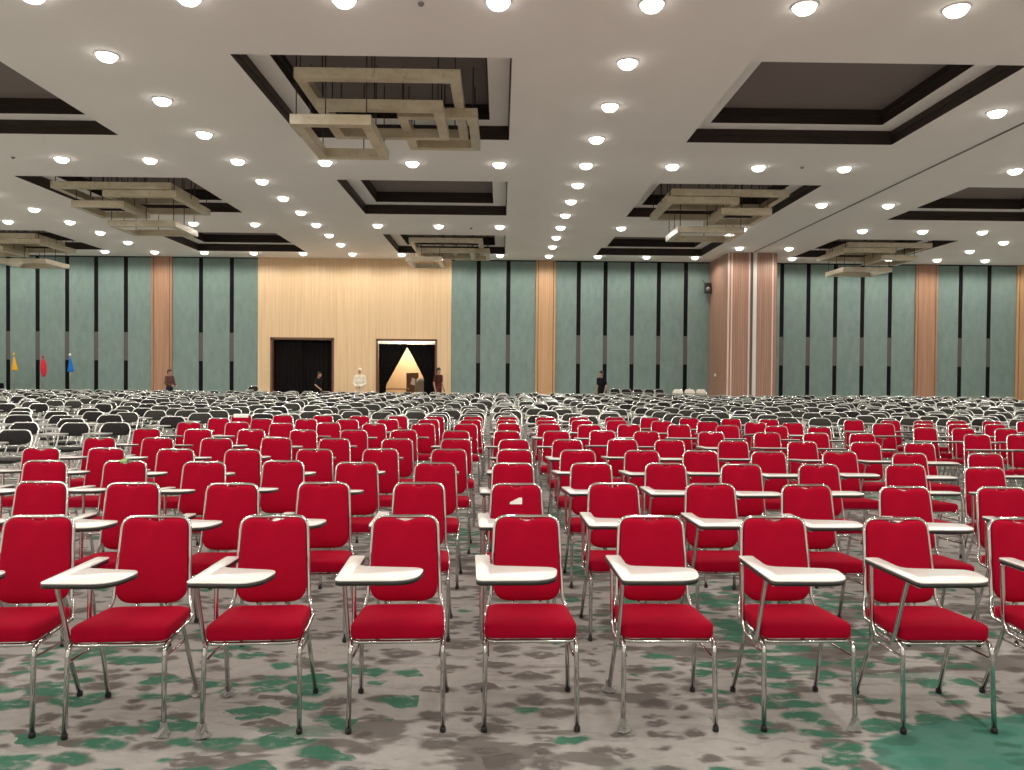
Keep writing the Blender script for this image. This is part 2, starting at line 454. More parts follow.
# pixel positions (top bar of each chair's back) read off the photograph, row by row
RED = [
 [(40,515.5),(157,515.5),(275,515),(405.6,514.5),(526.7,514.5),(650.6,515),(772.6,515.5),(895,517),(1019,517)],
 [(42.8,481.5),(133.7,482.5),(233,483),(324.3,482),(419.3,482),(516.4,483),(613.4,482.5),(710,483),(806,484),(904,486),(1001,486.5)],
 [(45.8,460.5),(125.7,460.5),(204.7,461.5),(283.7,460.5),(357,461.8),(435.5,462.2),(513.1,462.5),(591.1,462.5),(665.5,462.8),(740.9,463.8),(818.3,463.8),(904.8,464),(983.6,466.8)],
 [(41.9,447.5),(107,448),(176.1,448.8),(243.3,449.3),(314.9,448.8),(380.8,448.4),(449,448.8),(514.7,449),(577.8,449.5),(641.8,450),(700.3,450.2),(768.2,451.2),(839.4,451),(909,452.7),(984.6,453)],
 [(100.3,437.8),(158.2,438),(217,438.4),(276.9,437.2),(334.7,438.4),(397.4,438.4),(456.2,438.4),(514.1,439),(567.4,439),(622.3,438),(669.5,439),(733,440),(802,441),(865,442),(919,443)],
 [(147.2,428.7),(198.5,429.4),(251.5,429.4),(303.8,430.2),(354.2,430),(403.6,429.4),(456.2,430.6),(507.2,430.6),(556.4,430.6),(602.5,429.5),(646.4,430.6),(711,431.3),(766.9,432),(815.7,432.6),(861.8,433),(976.5,434),(1019,434.3)],
 [(189.4,422.2),(237.5,421.8),(281.8,423.3),(328.8,422.4),(374.3,423.6),(423.1,423.5),(465.6,424),(509,422.6),(548.9,423.5),(589.5,424.4),(629,423.6),(678.9,423.9),(727.3,424.8),(776,425.7),(819,426.6),(924.8,427.6),(963.2,428.4),(1005.7,428.8)],
 [(219.3,417.7),(262.2,418.6),(306.4,418.8),(347.7,419.2),(387.7,419),(428.6,418.8),(470.5,419.4),(507.2,419.6),(547,420),(582,419.8),(616.8,419.8),(661.7,420.3),(707.5,421),(755.2,421.9),(792.3,422.6),(883.2,423.8),(923.2,424.2),(958.3,424.2),(995,424.4)],
 [(241.7,414.5),(283.4,414.7),(323.3,415),(359.7,415.5),(397.5,415.7),(434.2,415.8),(472.8,416),(507.5,416.3),(545.6,416.4),(579.1,416.4),(614.8,416.4),(650,416.8),(689,417.6),(730.8,418.4),(768.5,419),(853.4,420),(890,420.3),(923.2,420.7),(956.3,420.4),(991.7,420.9),(1026,421)],
]
ORD = ['first','second','third','fourth','fifth','sixth','seventh','eighth','ninth','tenth','eleventh','twelfth','thirteenth','fourteenth',
       'fifteenth','sixteenth','seventeenth','eighteenth','nineteenth','twentieth'] + ['twenty-' + x for x in
       ('first','second','third','fourth','fifth','sixth','seventh','eighth','ninth')] + ['thirtieth'] + ['thirty-' + x for x in
       ('first','second','third','fourth','fifth','sixth','seventh','eighth','ninth')] + ['fortieth']
ROWS = ['front row', 'second row', 'third row', 'fourth row', 'fifth row', 'sixth row', 'seventh row', 'eighth row', 'rearmost red row']
near_proto, far_proto = make_red_chair(True), make_red_chair(False)
used = {True: False, False: False}
AISLE = 0.0
row1_yaw = [4, 3.5, 4.5, 2.5, 1, 0, 1, 1, 1]
placed = {}
for r, row in enumerate(RED):
    pts = [at_z(px, py, .8955 - .000009 * max(0, 500 - px)) for px, py in row]
    my = sum(p.y for p in pts) / len(pts)
    lefts = [i for i, p in enumerate(pts) if row[i][0] < 480]
    for i, p in enumerate(pts):
        near = r < 4
        proto = near_proto if near else far_proto
        o = proto if not used[near] else copy_tree(proto)
        used[near] = True
        y = p.y * (1 if r < 4 else .6) + my * (0 if r < 4 else .4)
        x = p.x * y / p.y
        yaw = math.radians(row1_yaw[i] if r == 0 else max(-4, min(4, random.gauss(2.0 if x < -1 else .5, 1.4))))
        o.location = (x + math.sin(yaw) * .268, y - math.cos(yaw) * .268, 0)
        o.rotation_euler = (0, 0, yaw)
        if i in lefts: k, side = len(lefts) - 1 - i, 'left'
        else: k, side = i - len(lefts), 'right'
        tag(o, f'red padded chair with white writing tablet, {ROWS[r]}, {ORD[k]} {side} of centre aisle', 'chair', 'red tablet chairs, ' + ROWS[r])
        placed[(r, i)] = o
        left_side = x < -.8
        swing = (-yaw - math.radians(1.5) if left_side else -yaw * .5) + math.radians(random.gauss(0, .8))
        tilt = math.radians(random.uniform(.2, 1.2) if r < 2 else random.uniform(1.4, 5.2))
        for ch_ in o.children:
            if ch_.name.startswith('writing_tablet'):
                R = Matrix.Rotation(swing, 4, 'Z') @ Matrix.Rotation(-tilt, 4, 'X') @ Matrix.Diagonal((.91 if left_side else 1.03, 1, 1, 1))
                pv_ = Vector((-.248, -.40, TAB_Z - .02)); sh_ = Vector((.018 if left_side else 0, 0, .27 * math.sin(tilt)))
                ch_.matrix_basis = Matrix.Translation(pv_ + sh_) @ R @ Matrix.Translation(-pv_)
# clear plastic still wrapped round some feet of the front row
def wrap(chair, foot):
    cx, cy = foot
    leg = min((c for c in chair.children if c.name.startswith('leg')), key=lambda c: min((Vector(v.co) - Vector((cx, cy, 0))).length for v in c.data.vertices))
    mb = MB(); rng = random.Random(int(cx * 900 + cy * 500 + 4000))
    prof = []
    for j, (rr, z) in enumerate([(.024, .001), (.034, .006), (.026, .016), (.017, .026), (.015, .044), (.012, .060)]):
        prof.append([(cx + rr * (1 + rng.uniform(-.4, .5)) * math.cos(2 * PI * k / 11), cy + rr * (1 + rng.uniform(-.4, .5)) * math.sin(2 * PI * k / 11), z + rng.uniform(0, .006)) for k in range(11)])
    mb.rings(prof, 0, smooth=False)
    tag(mb.build('plastic_wrap', M['plastic'], leg), 'crumpled clear plastic wrapped round the foot')
wrap(placed[(0, 1)], (.211, -.221)); wrap(placed[(0, 2)], (-.211, -.221)); wrap(placed[(0, 2)], (-.214, .216))
wrap(placed[(0, 5)], (-.211, -.221)); wrap(placed[(0, 5)], (-.214, .216)); wrap(placed[(0, 6)], (.211, -.221)); wrap(placed[(0, 1)], (.214, .216))

# scraps left on red backs
def on_back(chair, u, v, pts, name, m, label, cat):
    mb = MB(); M3 = chair.matrix_basis
    def P(a, b, w): return M3 @ Vector((u + a, .200 + .165 * (v + b) - .0395 - w, .472 + v + b))
    n = len(pts)
    mb.rings([[P(a, b, .0) for a, b in pts], [P(a, b, .0022) for a, b in pts]], 0, smooth=False)
    o = mb.build(name, m); tag(o, label, cat); return o
on_back(placed[(1, 5)], .0, .305, [(-.045, -.012), (.035, -.012), (.035, .03), (.015, .03), (-.045, .0)], 'paper_scrap', M['paper'],
        'white torn paper stuck on the red backrest right of the aisle, second row', 'paper')
def over_top(chair, w, m, name, label, cat, z0=.845):
    M3 = chair.matrix_basis; mb = MB()
    prof = [(.222, z0), (.222, .886), (.245, .901), (.268, .9015), (.2845, .893), (.2845, z0)]
    mb.rings([[M3 @ Vector((sx * w, y + o, z)) for y, z in prof] + [M3 @ Vector((sx * w, y + o * 0 + (.004 if y > .265 else -.004), z + .003)) for y, z in reversed(prof)] for sx, o in ((-1, 0), (1, 0))], 0, smooth=False)
    tag(mb.build(name, m), label, cat)
over_top(placed[(8, 0)], .12, M['paper'], 'paper_sheet', 'white paper sheet folded over the top of the leftmost rearmost red chair', 'paper')
over_top(placed[(2, 1)], .022, M['tag'], 'paper_tag', 'small green tag hung over the back of a red chair, third row', 'tag', .878)

# ------------------------------------------------------------------ black oval-backed folding chairs
def make_black_chair(n, sg, as_parts=True):
    """returns {part: (MB, material)} of a folding chair with tablet, facing -Y"""
    P = {}
    mb = MB()
    path = [(-.195, -.235, .0), (-.215, .10, .52), (-.222, .195, .735), (-.165, .225, .828)]
    path += [(-x, y, z) for x, y, z in reversed(path)]
    mb.tube(fillet(path, [0, .2, .12, .085, .085, .12, .2, 0], sg), .0115, n)
    rear = [(-.185, .235, 0), (-.188, -.10, .425), (-.188, -.16, .43)]
    for s in (-1, 1): mb.tube(fillet([(s * x, y, z) for x, y, z in rear], .05, 2), .0105, n)
    mb.tube([(-.188, -.16, .43), (.188, -.16, .43)], .009, n)
    mb.tube([(-.19, .19, .065), (.19, .19, .065)], .008, max(5, n - 2)); mb.tube([(-.197, -.2, .05), (.197, -.2, .05)], .008, max(5, n - 2))
    mb.tube([(-.214, .08, .49), (.214, .08, .49)], .008, max(5, n - 2))
    for s in (-1, 1): mb.tube([(s * .075, .085, .49), (s * .075, .19, .69)], .008, max(5, n - 2))
    P['frame'] = (mb, 'frame_metal')
    mb = MB(); k = 5 * sg + 4
    o = []
    for i in range(k):
        a = 2 * PI * i / k; c, s_ = math.cos(a), math.sin(a)
        o.append((.208 * math.copysign(abs(c) ** .60, c), .092 * math.copysign(abs(s_) ** .72, s_)))
    pad(mb, o, [(.012, -.018), (0, -.008), (0, .010), (.010, .020), (.03, .025)], lambda u, v, w: (u, .205 + .32 * v - w + .25 * u * u - .012, .732 + v))
    P['backrest'] = (mb, 'black_vinyl')
    mb = MB()
    o = [(p.x, p.y) for p in fillet([(-.18, -.20, 0), (.18, -.20, 0), (.172, .14, 0), (-.172, .14, 0)], .06, sg, True)]
    pad(mb, o, [(.012, 0), (0, .010), (0, .03), (.02, .042)], lambda u, v, w: (u, v, .436 + w))
    P['seat'] = (mb, 'black_vinyl')
    mb = MB()
    slab(mb, [(x + .008, y + .05) for x, y in tablet_outline(max(2, sg - 1))], .690, .706, 0, .002)
    P['writing_tablet'] = (mb, 'grey_lam')
    mb = MB()
    for y0, y1 in ((.06, .03), (-.16, -.02)): mb.tube([(-.225, y0, .692), (-.215, y1, .445)], .008, max(5, n - 2))
    mb.tube([(-.222, .10, .688), (-.222, -.25, .688)], .007, 5); mb.tube([(-.215, .04, .44), (-.19, -.12, .432)], .008, 5)
    P['tablet_arm'] = (mb, 'frame_metal')
    return P
def assemble(P, vinyl='black_vinyl'):
    root = empty('folding_chair')
    for name, (mb, m) in P.items(): mb.build(name, M[vinyl if m == 'black_vinyl' else m], root)
    return root
nearb = assemble(make_black_chair(7, 4)); farb = assemble(make_black_chair(5, 2), 'black_vinyl2'); farb_dark = assemble(make_black_chair(5, 2), 'black_vinyl')
# the near ones on the left, read off the photograph
LEFTB = [(17,429.6),(29,426.5),(25,422.2),(22.5,414.8),(20.5,411.3),(21.5,408),(8,403.6),(75.5,422.6),(73,418.4),(63,415.2),(58.5,411.3),
         (56,407.4),(40,403.5),(72,402.8),(111,414.6),(117,422.4),(90,408.2),(93,411.4),(103,403.6)]
spots = []
for px, py in LEFTB:
    p = at_z(px, py, .835); spots.append((p.x, p.y - .22, 'near'))
rng = random.Random(31)
y = 14.25; ri = 0
while y < 31.6:
    half = .67 * (y + .25) + .5
    drift = rng.uniform(-.07, .07)
    kk = int(half / .64) + 1
    for k in range(-kk, kk + 1):
        x = .11 + .645 * k + drift + rng.gauss(0, .075) + (.12 if k > 0 else 0)
        yy = y + rng.gauss(0, .11) + .015 * abs(x) * (-.2)
        if abs(x) > half: continue
        if x < -6.2 and yy < 18.9 and x / yy < -.50: continue       # hand-placed zone
        if rng.random() < .05: continue
        spots.append((x, yy, ri))
    y += .93; ri += 1
# extra rows left of the red block, in front of the first full black row
for (x, yy) in [(-5.62, 13.1), (-6.5, 13.6)]:
    spots.append((x, yy, 'near'))
def depth(s): return s[1]
blocked = [(o.location.x, o.location.y) for o in placed.values()]
clean = []
for s in spots:
    if any(abs(s[0] - bx) < .42 and abs(s[1] - by) < .62 for bx, by in blocked): continue
    if any(abs(s[0] - c[0]) < .50 and abs(s[1] - c[1]) < .58 for c in clean): continue
    if abs(s[0] - 10.2) < 1.7 and s[1] > 30.4: continue
    if s[1] > 31.7: continue
    clean.append(s)
clean.sort(key=depth)
INDIV, REST = clean[:296], clean[296:]
first = {}
by_row = {}
for s in INDIV: by_row.setdefault(s[2], []).append(s)
for rk, lst in by_row.items():
    lst.sort(key=lambda s: s[0])
    if rk == 'near':
        lst.sort(key=depth)
    nl = sum(1 for s in lst if s[0] < 0)
    for i, (x, yy, _) in enumerate(lst):
        if rk == 'near': proto = nearb
        elif rng.random() < .16: proto = farb_dark
        else: proto = farb
        if proto.name in first: o = copy_tree(proto)
        else: o = proto; first[proto.name] = True
        o.location = (x, yy, 0); o.rotation_euler = (0, 0, math.radians(rng.gauss(2 if x < 0 else -1, 5)))
        if rk == 'near':
            lab = f'black oval-backed folding chair beside the left end of red rows, {ORD[i]} closest to camera'
        else:
            side = 'left' if x < 0 else 'right'; k = nl - 1 - i if x < 0 else i - nl
            lab = f'black oval-backed folding chair, {ORD[rk]} row behind red chairs, {ORD[k]} {side} of aisle'
        tag(o, lab, 'chair', 'black folding chairs behind the red rows')
for pr in (nearb, farb, farb_dark):
    if pr.name not in first:
        for c in list(pr.children): bpy.data.objects.remove(c)
        bpy.data.objects.remove(pr)
# the hundreds beyond, no longer countable
P = make_black_chair(5, 2)
order = ['frame_metal', 'black_vinyl2', 'grey_lam', 'black_vinyl']
pv, pf, pm, ps = [], [], [], []
for name, (mb, m) in P.items():
    o = len(pv); pv += mb.v; pf += [[i + o for i in f] for f in mb.f]; ps += mb.sm
    pm += [order.index({'black_vinyl': 'black_vinyl2'}.get(m, m))] * len(mb.f)
pv = np.array(pv); V, Fc, Mi, Sm = [], [], [], []
for x, yy, _ in REST:
    a = math.radians(rng.gauss(2 if x < 0 else -1, 5)); c, s_ = math.cos(a), math.sin(a)
    q = pv.copy(); q[:, 0], q[:, 1] = pv[:, 0] * c - pv[:, 1] * s_ + x, pv[:, 0] * s_ + pv[:, 1] * c + yy
    o = len(V) * len(pv); V.append(q)
    dk = rng.random() < .2
    Fc += [[i + o for i in f] for f in pf]; Mi += [3 if (dk and k == 1) else k for k in pm]; Sm += ps
me = bpy.data.meshes.new('folding_chairs'); me.from_pydata(np.concatenate(V).tolist(), [], Fc)
for k in order: me.materials.append(M[k])
me.polygons.foreach_set('material_index', Mi); me.polygons.foreach_set('use_smooth', Sm); me.update()
tag(link(bpy.data.objects.new('distant_seating', me)), 'mass of black folding chairs filling the far hall up to the wall', 'chairs', kind='stuff')
print('black chairs', len(INDIV), 'rest', len(REST))

# ------------------------------------------------------------------ hall shell
WY = 34.0                                   # back wall plane
HC = CAM_H + 4.99                           # ceiling height
XL, XR, YB = -25.5, 25.5, -9.0
mb = MB(); mb.box((XL - .3, YB - .3, -.2), (XR + .3, 34.05, 0)); tag(mb.build('floor', M['carpet']), 'grey carpet with dark and green painterly blotches', 'floor', kind='structure')

CX = [-20.88, -12.59, -4.30, 3.94, 12.25]; CW = 4.44
CYS = [-3.54, 4.33, 12.26, 20.12, 27.96]; CD = 4.28
xs = sorted([XL - .3, XR + .3] + [v for c in CX for v in (c, c + CW)])
ys = sorted([YB - .3, WY + .3] + [v for c in CYS for v in (c, c + CD)])
mb = MB(); idx = {}
for j, yv in enumerate(ys):
    for i, xv in enumerate(xs): idx[i, j] = len(mb.v); mb.v.append((xv, yv, HC))
for j in range(len(ys) - 1):
    for i in range(len(xs) - 1):
        if xs[i] in CX and ys[j] in CYS: continue
        mb.f.append([idx[i, j], idx[i, j + 1], idx[i + 1, j + 1], idx[i + 1, j]]); mb.m.append(0); mb.sm.append(False)
tag(mb.build('ceiling', M['ceiling']), 'flat off-white ceiling pierced by square stepped coffers', 'ceiling', kind='structure')
mb = MB(); mb.box((XL - .4, YB - .4, HC + .75), (XR + .4, WY + .4, HC + .9)); tag(mb.build('ceiling_slab', M['wall_dark']), kind='structure')
def coffer(x0, y0):
    mb = MB(); x1, y1 = x0 + CW, y0 + CD
    def sq(i, z): return [(x0 + i, y0 + i, HC + z), (x1 - i, y0 + i, HC + z), (x1 - i, y1 - i, HC + z), (x0 + i, y1 - i, HC + z)]
    lv = [(0, 0, 1), (0, .15, 1), (.025, .16, 1), (.025, .29, 0), (.41, .29, 1), (.41, .45, 1), (.44, .46, 1), (.44, .60, 2)]
    for a, b in zip(lv, lv[1:]):
        mb.rings([sq(a[0], a[1]), sq(b[0], b[1])], a[2], smooth=False, cap=False)
    t = sq(.44, .60); mb.add(t, [(3, 2, 1, 0)], 2, False)
    # lit moulding line of the ledge edge
    o = mb.build('ceiling_coffer', [M['ceiling'], M['coffer_dark'], M['coffer_top']])
    tag(o, kind='structure'); return o
for x0 in CX:
    for y0 in CYS: coffer(x0, y0)
# ledge faces white: the ring between .025 and .43 lies level
mb = MB(); mb.box((10.17, YB, HC - .012), (10.23, 31.0, HC + .03)); tag(mb.build('trim_1', M['seam']), 'dark partition track let into the ceiling', 'trim', kind='structure')

# walls other than the far one
for nm, lo, hi, m in (('wall_left', (XL - .3, YB, 0), (XL, WY, HC), 'wall_side'), ('wall_right', (XR, YB, 0), (XR + .3, WY, HC), 'wall_side'),
                      ('wall_rear', (XL - .3, YB - .3, 0), (XR + .3, YB, HC), 'rear_wall')):
    mb = MB(); mb.box(lo, hi); tag(mb.build(nm, M[m]), kind='structure')

def wx(px): return at_y(px, 370, WY).x
D1 = (wx(270.5), wx(334), at_y(302, 337.5, WY).z); D2 = (wx(376), wx(437), at_y(406, 339, WY).z)
BG = (wx(257.8), wx(451))
back = MB()
for x0, x1 in ((XL, D1[0]), (D1[1], D2[0]), (D2[1], XR)): back.box((x0, WY + .06, 0), (x1, WY + .30, HC))
for D in (D1, D2): back.box((D[0], WY + .06, D[2]), (D[1], WY + .30, HC))
WB = tag(back.build('wall_back', M['wall_dark']), 'far wall of green felt panels, timber strips and beige cladding', 'wall', kind='structure')
# beige cladding round the two doorways
mb = MB()
for x0, x1 in ((BG[0], D1[0]), (D1[1], D2[0]), (D2[1], BG[1])): mb.box((x0, WY - .02, 0), (x1, WY + .06, HC))
for D in (D1, D2): mb.box((D[0], WY - .02, D[2]), (D[1], WY + .06, HC))
mb.build('timber_cladding', M['beige'], WB)
# green panels between black strips; each strip has a grey middle length
PIL = [(151.7, 172.5, 'pilaster'), (535.2, 555, 'pilaster2'), (914, 936, 'pilaster'), (1015, 1033, 'pilaster2')]
GREEN = [(None, 151.7, [-21, 8, 37.5, 67, 96, 125.7]), (172.5, 257.8, [200.7, 231.5]), (451, 535.2, [478, 507.7]), (555, 712, [578, 604.7, 631.5, 658, 685]),
         (776, 914, [781, 807.5, 834.5, 861.5, 889]), (936, 1015, [959.5, 988]), (1033, None, [1052])]
for a, b, st in GREEN:
    xa = XL if a is None else wx(a); xb = XR if b is None else wx(b)
    edges = [xa] + [wx(s) for s in st] + [xb]
    for i in range(len(edges) - 1):
        l = edges[i] + (.09 if i > 0 else 0); r = edges[i + 1] - (.09 if i < len(edges) - 2 else 0)
        if r - l < .03: continue
        mb = MB(); mb.bbox((l, WY, 0), (r, WY + .07, HC - .03), .012); mb.build('felt_panel', M['felt'], WB)
    for s in st:
        x = wx(s); mb = MB()
        zt, zb = at_y(s, 331 + s * .0075, WY).z, at_y(s, 359.5 + s * .0075, WY).z
        for z0, z1, k in ((0, zb, 0), (zb, zt, 1), (zt, HC - .03, 0)): mb.box((x - .09, WY + .02 - .015 * k, z0), (x + .09, WY + .07, z1), k)
        mb.build('dark_strip', [M['strip'], M['strip_grey']], WB)
for a, b, k in PIL:
    mb = MB(); mb.bbox((wx(a), WY - .07, 0), (wx(b), WY + .07, HC - .02), .02); 
    mb.box((wx(b) - .12, WY - .075, 0), (wx(b) - .09, WY - .06, HC - .02), 1); mb.box((wx(a) + .09, WY - .075, 0), (wx(a) + .12, WY - .06, HC - .02), 1)
    mb.build('timber_pilaster', [M[k], M['door_frame']], WB)
mb = MB(); mb.box((XL, WY - .01, HC - .05), (XR, WY + .06, HC)); mb.build('shadow_gap', M['strip'], WB)
# column that ends the ceiling track
CY0 = 31.2
cx0, cx1 = at_y(727, 370, CY0).x, at_y(776, 370, CY0).x
mb = MB(); mb.bbox((cx0, CY0, 0), (cx1, WY + .05, HC), .02)
colm = tag(mb.build('column', M['col_wood']), 'wide timber-clad column with pale vertical inlays', 'column', kind='structure')
for p0, p1, mk, th in ((726.8, 728.3, 'col_pale', .02), (730, 731.4, 'col_pale', .02), (747.5, 749, 'col_pale', .02), (752, 755.5, 'col_white', .035), (771, 772.3, 'col_pale', .02), (749.6, 751.4, 'strip_grey', .012)):
    mb = MB(); mb.box((at_y(p0, 370, CY0).x, CY0 - th, 0), (at_y(p1, 370, CY0).x, CY0 + .02, HC)); mb.build('inlay_strip', M[mk], colm)
# doorways
for n_, D in ((1, D1), (2, D2)):
    mb = MB(); f = .09
    mb.box((D[0], WY - .05, 0), (D[0] + f, WY + .32, D[2])); mb.box((D[1] - f, WY - .05, 0), (D[1], WY + .32, D[2])); mb.box((D[0], WY - .05, D[2] - f), (D[1], WY + .32, D[2]))
    tag(mb.build(f'door_{n_}', M['door_frame']), 'dark wooden doorway frame in the beige wall', 'doorway', kind='structure')
# lobby behind
LY = 39.5; lx0, lx1 = D1[0] - 2, D2[1] + 3
mb = MB(); mb.box((lx0, WY + .30, -.2), (lx1, LY + .2, 0)); tag(mb.build('floor_lobby', M['lobby_floor']), kind='structure')
mb = MB(); mb.box((lx0, LY, 0), (lx1, LY + .2, 3.75)); tag(mb.build('wall_lobby', M['lobby_wall']), kind='structure')
mb = MB(); mb.box((lx0 - .2, WY + .30, 0), (lx0, LY, 3.75)); mb.box((lx1, WY + .30, 0), (lx1 + .2, LY, 3.75)); tag(mb.build('wall_lobby_side', M['lobby_wall']), kind='structure')
mb = MB(); mb.box((lx0, WY + .30, 3.75), (lx1, LY + .2, 3.9)); tag(mb.build('ceiling_lobby', M['lobby_white']), kind='structure')
mb = MB(); mb.box((lx0, LY - .12, 2.82), (lx1, LY, 3.75)); tag(mb.build('trim_2', M['lobby_white']), 'added white band across the lobby wall, standing in for its bright ceiling', 'trim', kind='structure')  # white band added so the gap over the rail looks like bright ceiling

# curtains -------------------------------------------------------------
def curtain(x0, x1, z1, left_pts, right_pts, amp, waves, seg=44, yc=WY + .14):
    """cloth between two edges given as (height fraction -> x) pairs"""
    mb = MB(); rows = []; th = .012
    def edge(pts, q):
        for (qa, xa), (qb, xb) in zip(pts, pts[1:]):
            if qa <= q <= qb: return xa + (xb - xa) * (q - qa) / (qb - qa)
        return pts[-1][1]
    nz = 18
    for j in range(nz + 1):
        q = j / nz; a, b = edge(left_pts, q), edge(right_pts, q)
        fr = [(a + (b - a) * i / seg, yc + amp * math.sin(2 * PI * waves * i / seg) * (.6 + .4 * q), z1 * (1 - q) + .02) for i in range(seg + 1)]
        rows.append(fr + [(x, y_ + th, z) for x, y_, z in reversed(fr)])
    mb.rings(rows, 0)
    return mb.build('black_curtain', M['curtain'])
zt = D1[2] - .12; m1 = (D1[0] + D1[1]) / 2
tag(curtain(0, 0, zt, [(0, D1[0] + .10), (1, D1[0] + .10)], [(0, m1 - .02), (1, m1 - .01)], .035, 7), 'drawn black curtain, left half of the closed doorway', 'curtain', 'black doorway curtains')
tag(curtain(0, 0, zt, [(0, m1 - .16), (1, m1 - .14)], [(0, D1[1] - .10), (1, D1[1] - .10)], .035, 7, yc=WY + .245), 'drawn black curtain, right half of the closed doorway', 'curtain', 'black doorway curtains')
zt2 = D2[2] - .235
def wz(py): return (zt2 - at_y(406, py, WY).z) / zt2
apx = wx(406.5)
ql, qr = wz(386), wz(379)
tag(curtain(0, 0, zt2, [(0, D2[0] + .10), (ql, D2[0] + .12), (1, D2[0] + .12)], [(0, apx), (wz(348), apx), (ql, wx(385.5)), (1, wx(386))], .04, 6), 'black curtain swept aside, left of the lit doorway', 'curtain', 'black doorway curtains')
tag(curtain(0, 0, zt2, [(0, apx - .25), (wz(346), apx - .12), (wz(348.5), apx + .02), (wz(356), wx(411.5)), (qr, wx(423.5)), (1, wx(423.5))], [(0, D2[1] - .10), (1, D2[1] - .10)], .04, 6, yc=WY + .25), 'black curtain swept aside, right of the lit doorway', 'curtain', 'black doorway curtains')
for D, z, lab in ((D1, zt, 'curtain rail over the closed doorway'), (D2, zt2, 'curtain rail over the lit doorway')):
    mb = MB(); mb.tube([(D[0] + .095, WY + .20, z + .06), (D[1] - .095, WY + .20, z + .06)], .016, 8)
    for x in (D[0] + .10, D[1] - .10): mb.lathe([(.018, -.018), (.024, 0), (.018, .018)], 8, 0, (x, WY + .20, z + .06))
    tag(mb.build('curtain_rail', M['rod']), 'thin dark ' + lab, 'curtain rail')

# lobby furniture seen through the gap
tb = empty('wooden_table', (at_y(396, 385, 37.5).x, 37.5, 0))
mb = MB(); mb.bbox((-.62, -.3, .80), (.62, .3, .85), .01); mb.build('table_top', M['wood_table'], tb)
mb = MB(); mb.box((-.58, -.26, .45), (.58, .26, .48)); mb.build('shelf', M['wood_table'], tb)
for sx in (-.56, .56):
    for sy in (-.26, .26):
        mb = MB(); mb.bbox((sx - .03, sy - .03, 0), (sx + .03, sy + .03, .80), .006); mb.build('leg', M['wood_table'], tb)
tag(tb, 'dark wooden console table seen through the parted curtains', 'table')
bd = empty('display_board', (at_y(412.5, 380, 38.3).x, 38.3, 0), .1)
mb = MB(); mb.bbox((-.30, -.02, .55), (.30, .02, 1.62), .008); mb.build('panel', M['wood_table'], bd)
mb = MB(); mb.rings([[(-.10, -.026, 1.05), (.12, -.026, .98), (.14, -.026, 1.30), (-.02, -.026, 1.38)], [(-.10, -.022, 1.05), (.12, -.022, .98), (.14, -.022, 1.30), (-.02, -.022, 1.38)]], 0, smooth=False); mb.build('notice', M['paper'], bd)
for sx in (-.24, .24):
    mb = MB(); mb.tube([(sx, .0, .56), (sx, -.16, 0)], .015, 7); mb.tube([(sx, .0, .56), (sx, .16, 0)], .015, 7); mb.build('leg', M['wood_table'], bd)
tag(bd, 'brown standing display board with white notice, seen through doorway', 'display board')
mb = MB()
rs = []
for z, w in ((0, .36), (.4, .30), (.9, .26), (1.15, .24), (1.32, .17), (1.38, .05)):
    rs.append([(at_y(420.5, 380, 37.9).x + w * math.cos(2 * PI * k / 24) * (1 + .06 * math.sin(7 * 2 * PI * k / 24)), 37.9 + .6 * w * math.sin(2 * PI * k / 24), z) for k in range(24)])
mb.rings(rs); tag(mb.build('draped_stand', M['grey_cloth']), 'stand draped in pale grey cloth beyond the lit doorway', 'stand')
mb = MB(); mb.lathe([(.16, 0), (.17, .03), (.10, .10)], 16, 0, (at_y(408, 360, 38.6).x, 38.6, 3.60)); mb.lathe([(.012, 0), (.012, .06)], 6, 1, (at_y(408, 360, 38.6).x, 38.6, 3.69))
lp = mb.build('lobby_lamp', [M['lobby_lamp'], M['ring']])
ld = bpy.data.lights.new('lobby_lamp_light', 'POINT'); ld.energy = 260; ld.color = (1, .86, .66); ld.shadow_soft_size = .12
lo = bpy.data.objects.new('lobby_lamp_light', ld); link(lo, lp); lo.location = (at_y(408, 360, 38.6).x, 38.3, 3.3)
tag(lp, 'warm ceiling lamp lighting the lobby wall', 'lamp')

# ------------------------------------------------------------------ downlights
def make_light():
    root = empty('ceiling_downlight')
    mb = MB(); mb.lathe([(.182, -.001), (.182, -.012), (.170, -.018), (.157, -.016), (.157, -.001)], 20); mb.build('trim_ring', M['ring'], root)
    mb = MB(); mb.lathe([(.155, -.006), (.145, -.052), (.102, -.094), (.02, -.115)], 12); mb.build('lens', M['lens'], root)  # dome oversized so the bloom round each lamp is put into its shape
    ld = bpy.data.lights.new('downlight_lamp', 'SPOT'); ld.energy = LIGHT_W; ld.color = LAMP
    ld.spot_size = math.radians(174); ld.spot_blend = .40; ld.shadow_soft_size = .11
    lo = bpy.data.objects.new('downlight_lamp', ld); link(lo, root); lo.location = (0, 0, -.155)
    return root
lproto = make_light(); lused = False
LY_LONG = [-3.6, -1.6, .4, 4.35, 6.35, 8.35, 12.35, 14.35, 16.35, 20.3, 22.25, 24.2, 28.15, 30.2]
LY_CROSS = [-5.6, 2.35, 10.4, 18.4, 26.2, 32.55]
NAMES_CROSS = {10.4: 'nearest cross row', 18.4: 'second cross row', 26.2: 'third cross row', 32.55: 'cross row along far wall', 2.35: 'cross row over the camera', -5.6: 'cross row behind the camera'}
LX = {-22.75: 'outer left lengthwise row', -14.45: 'left lengthwise row', -6.2: 'lengthwise row left of centre', 2.06: 'lengthwise row over right of aisle', 18.55: 'right lengthwise row',
      9.35: 'row left of the ceiling track', 11.3: 'row right of the ceiling track'}
lights = []
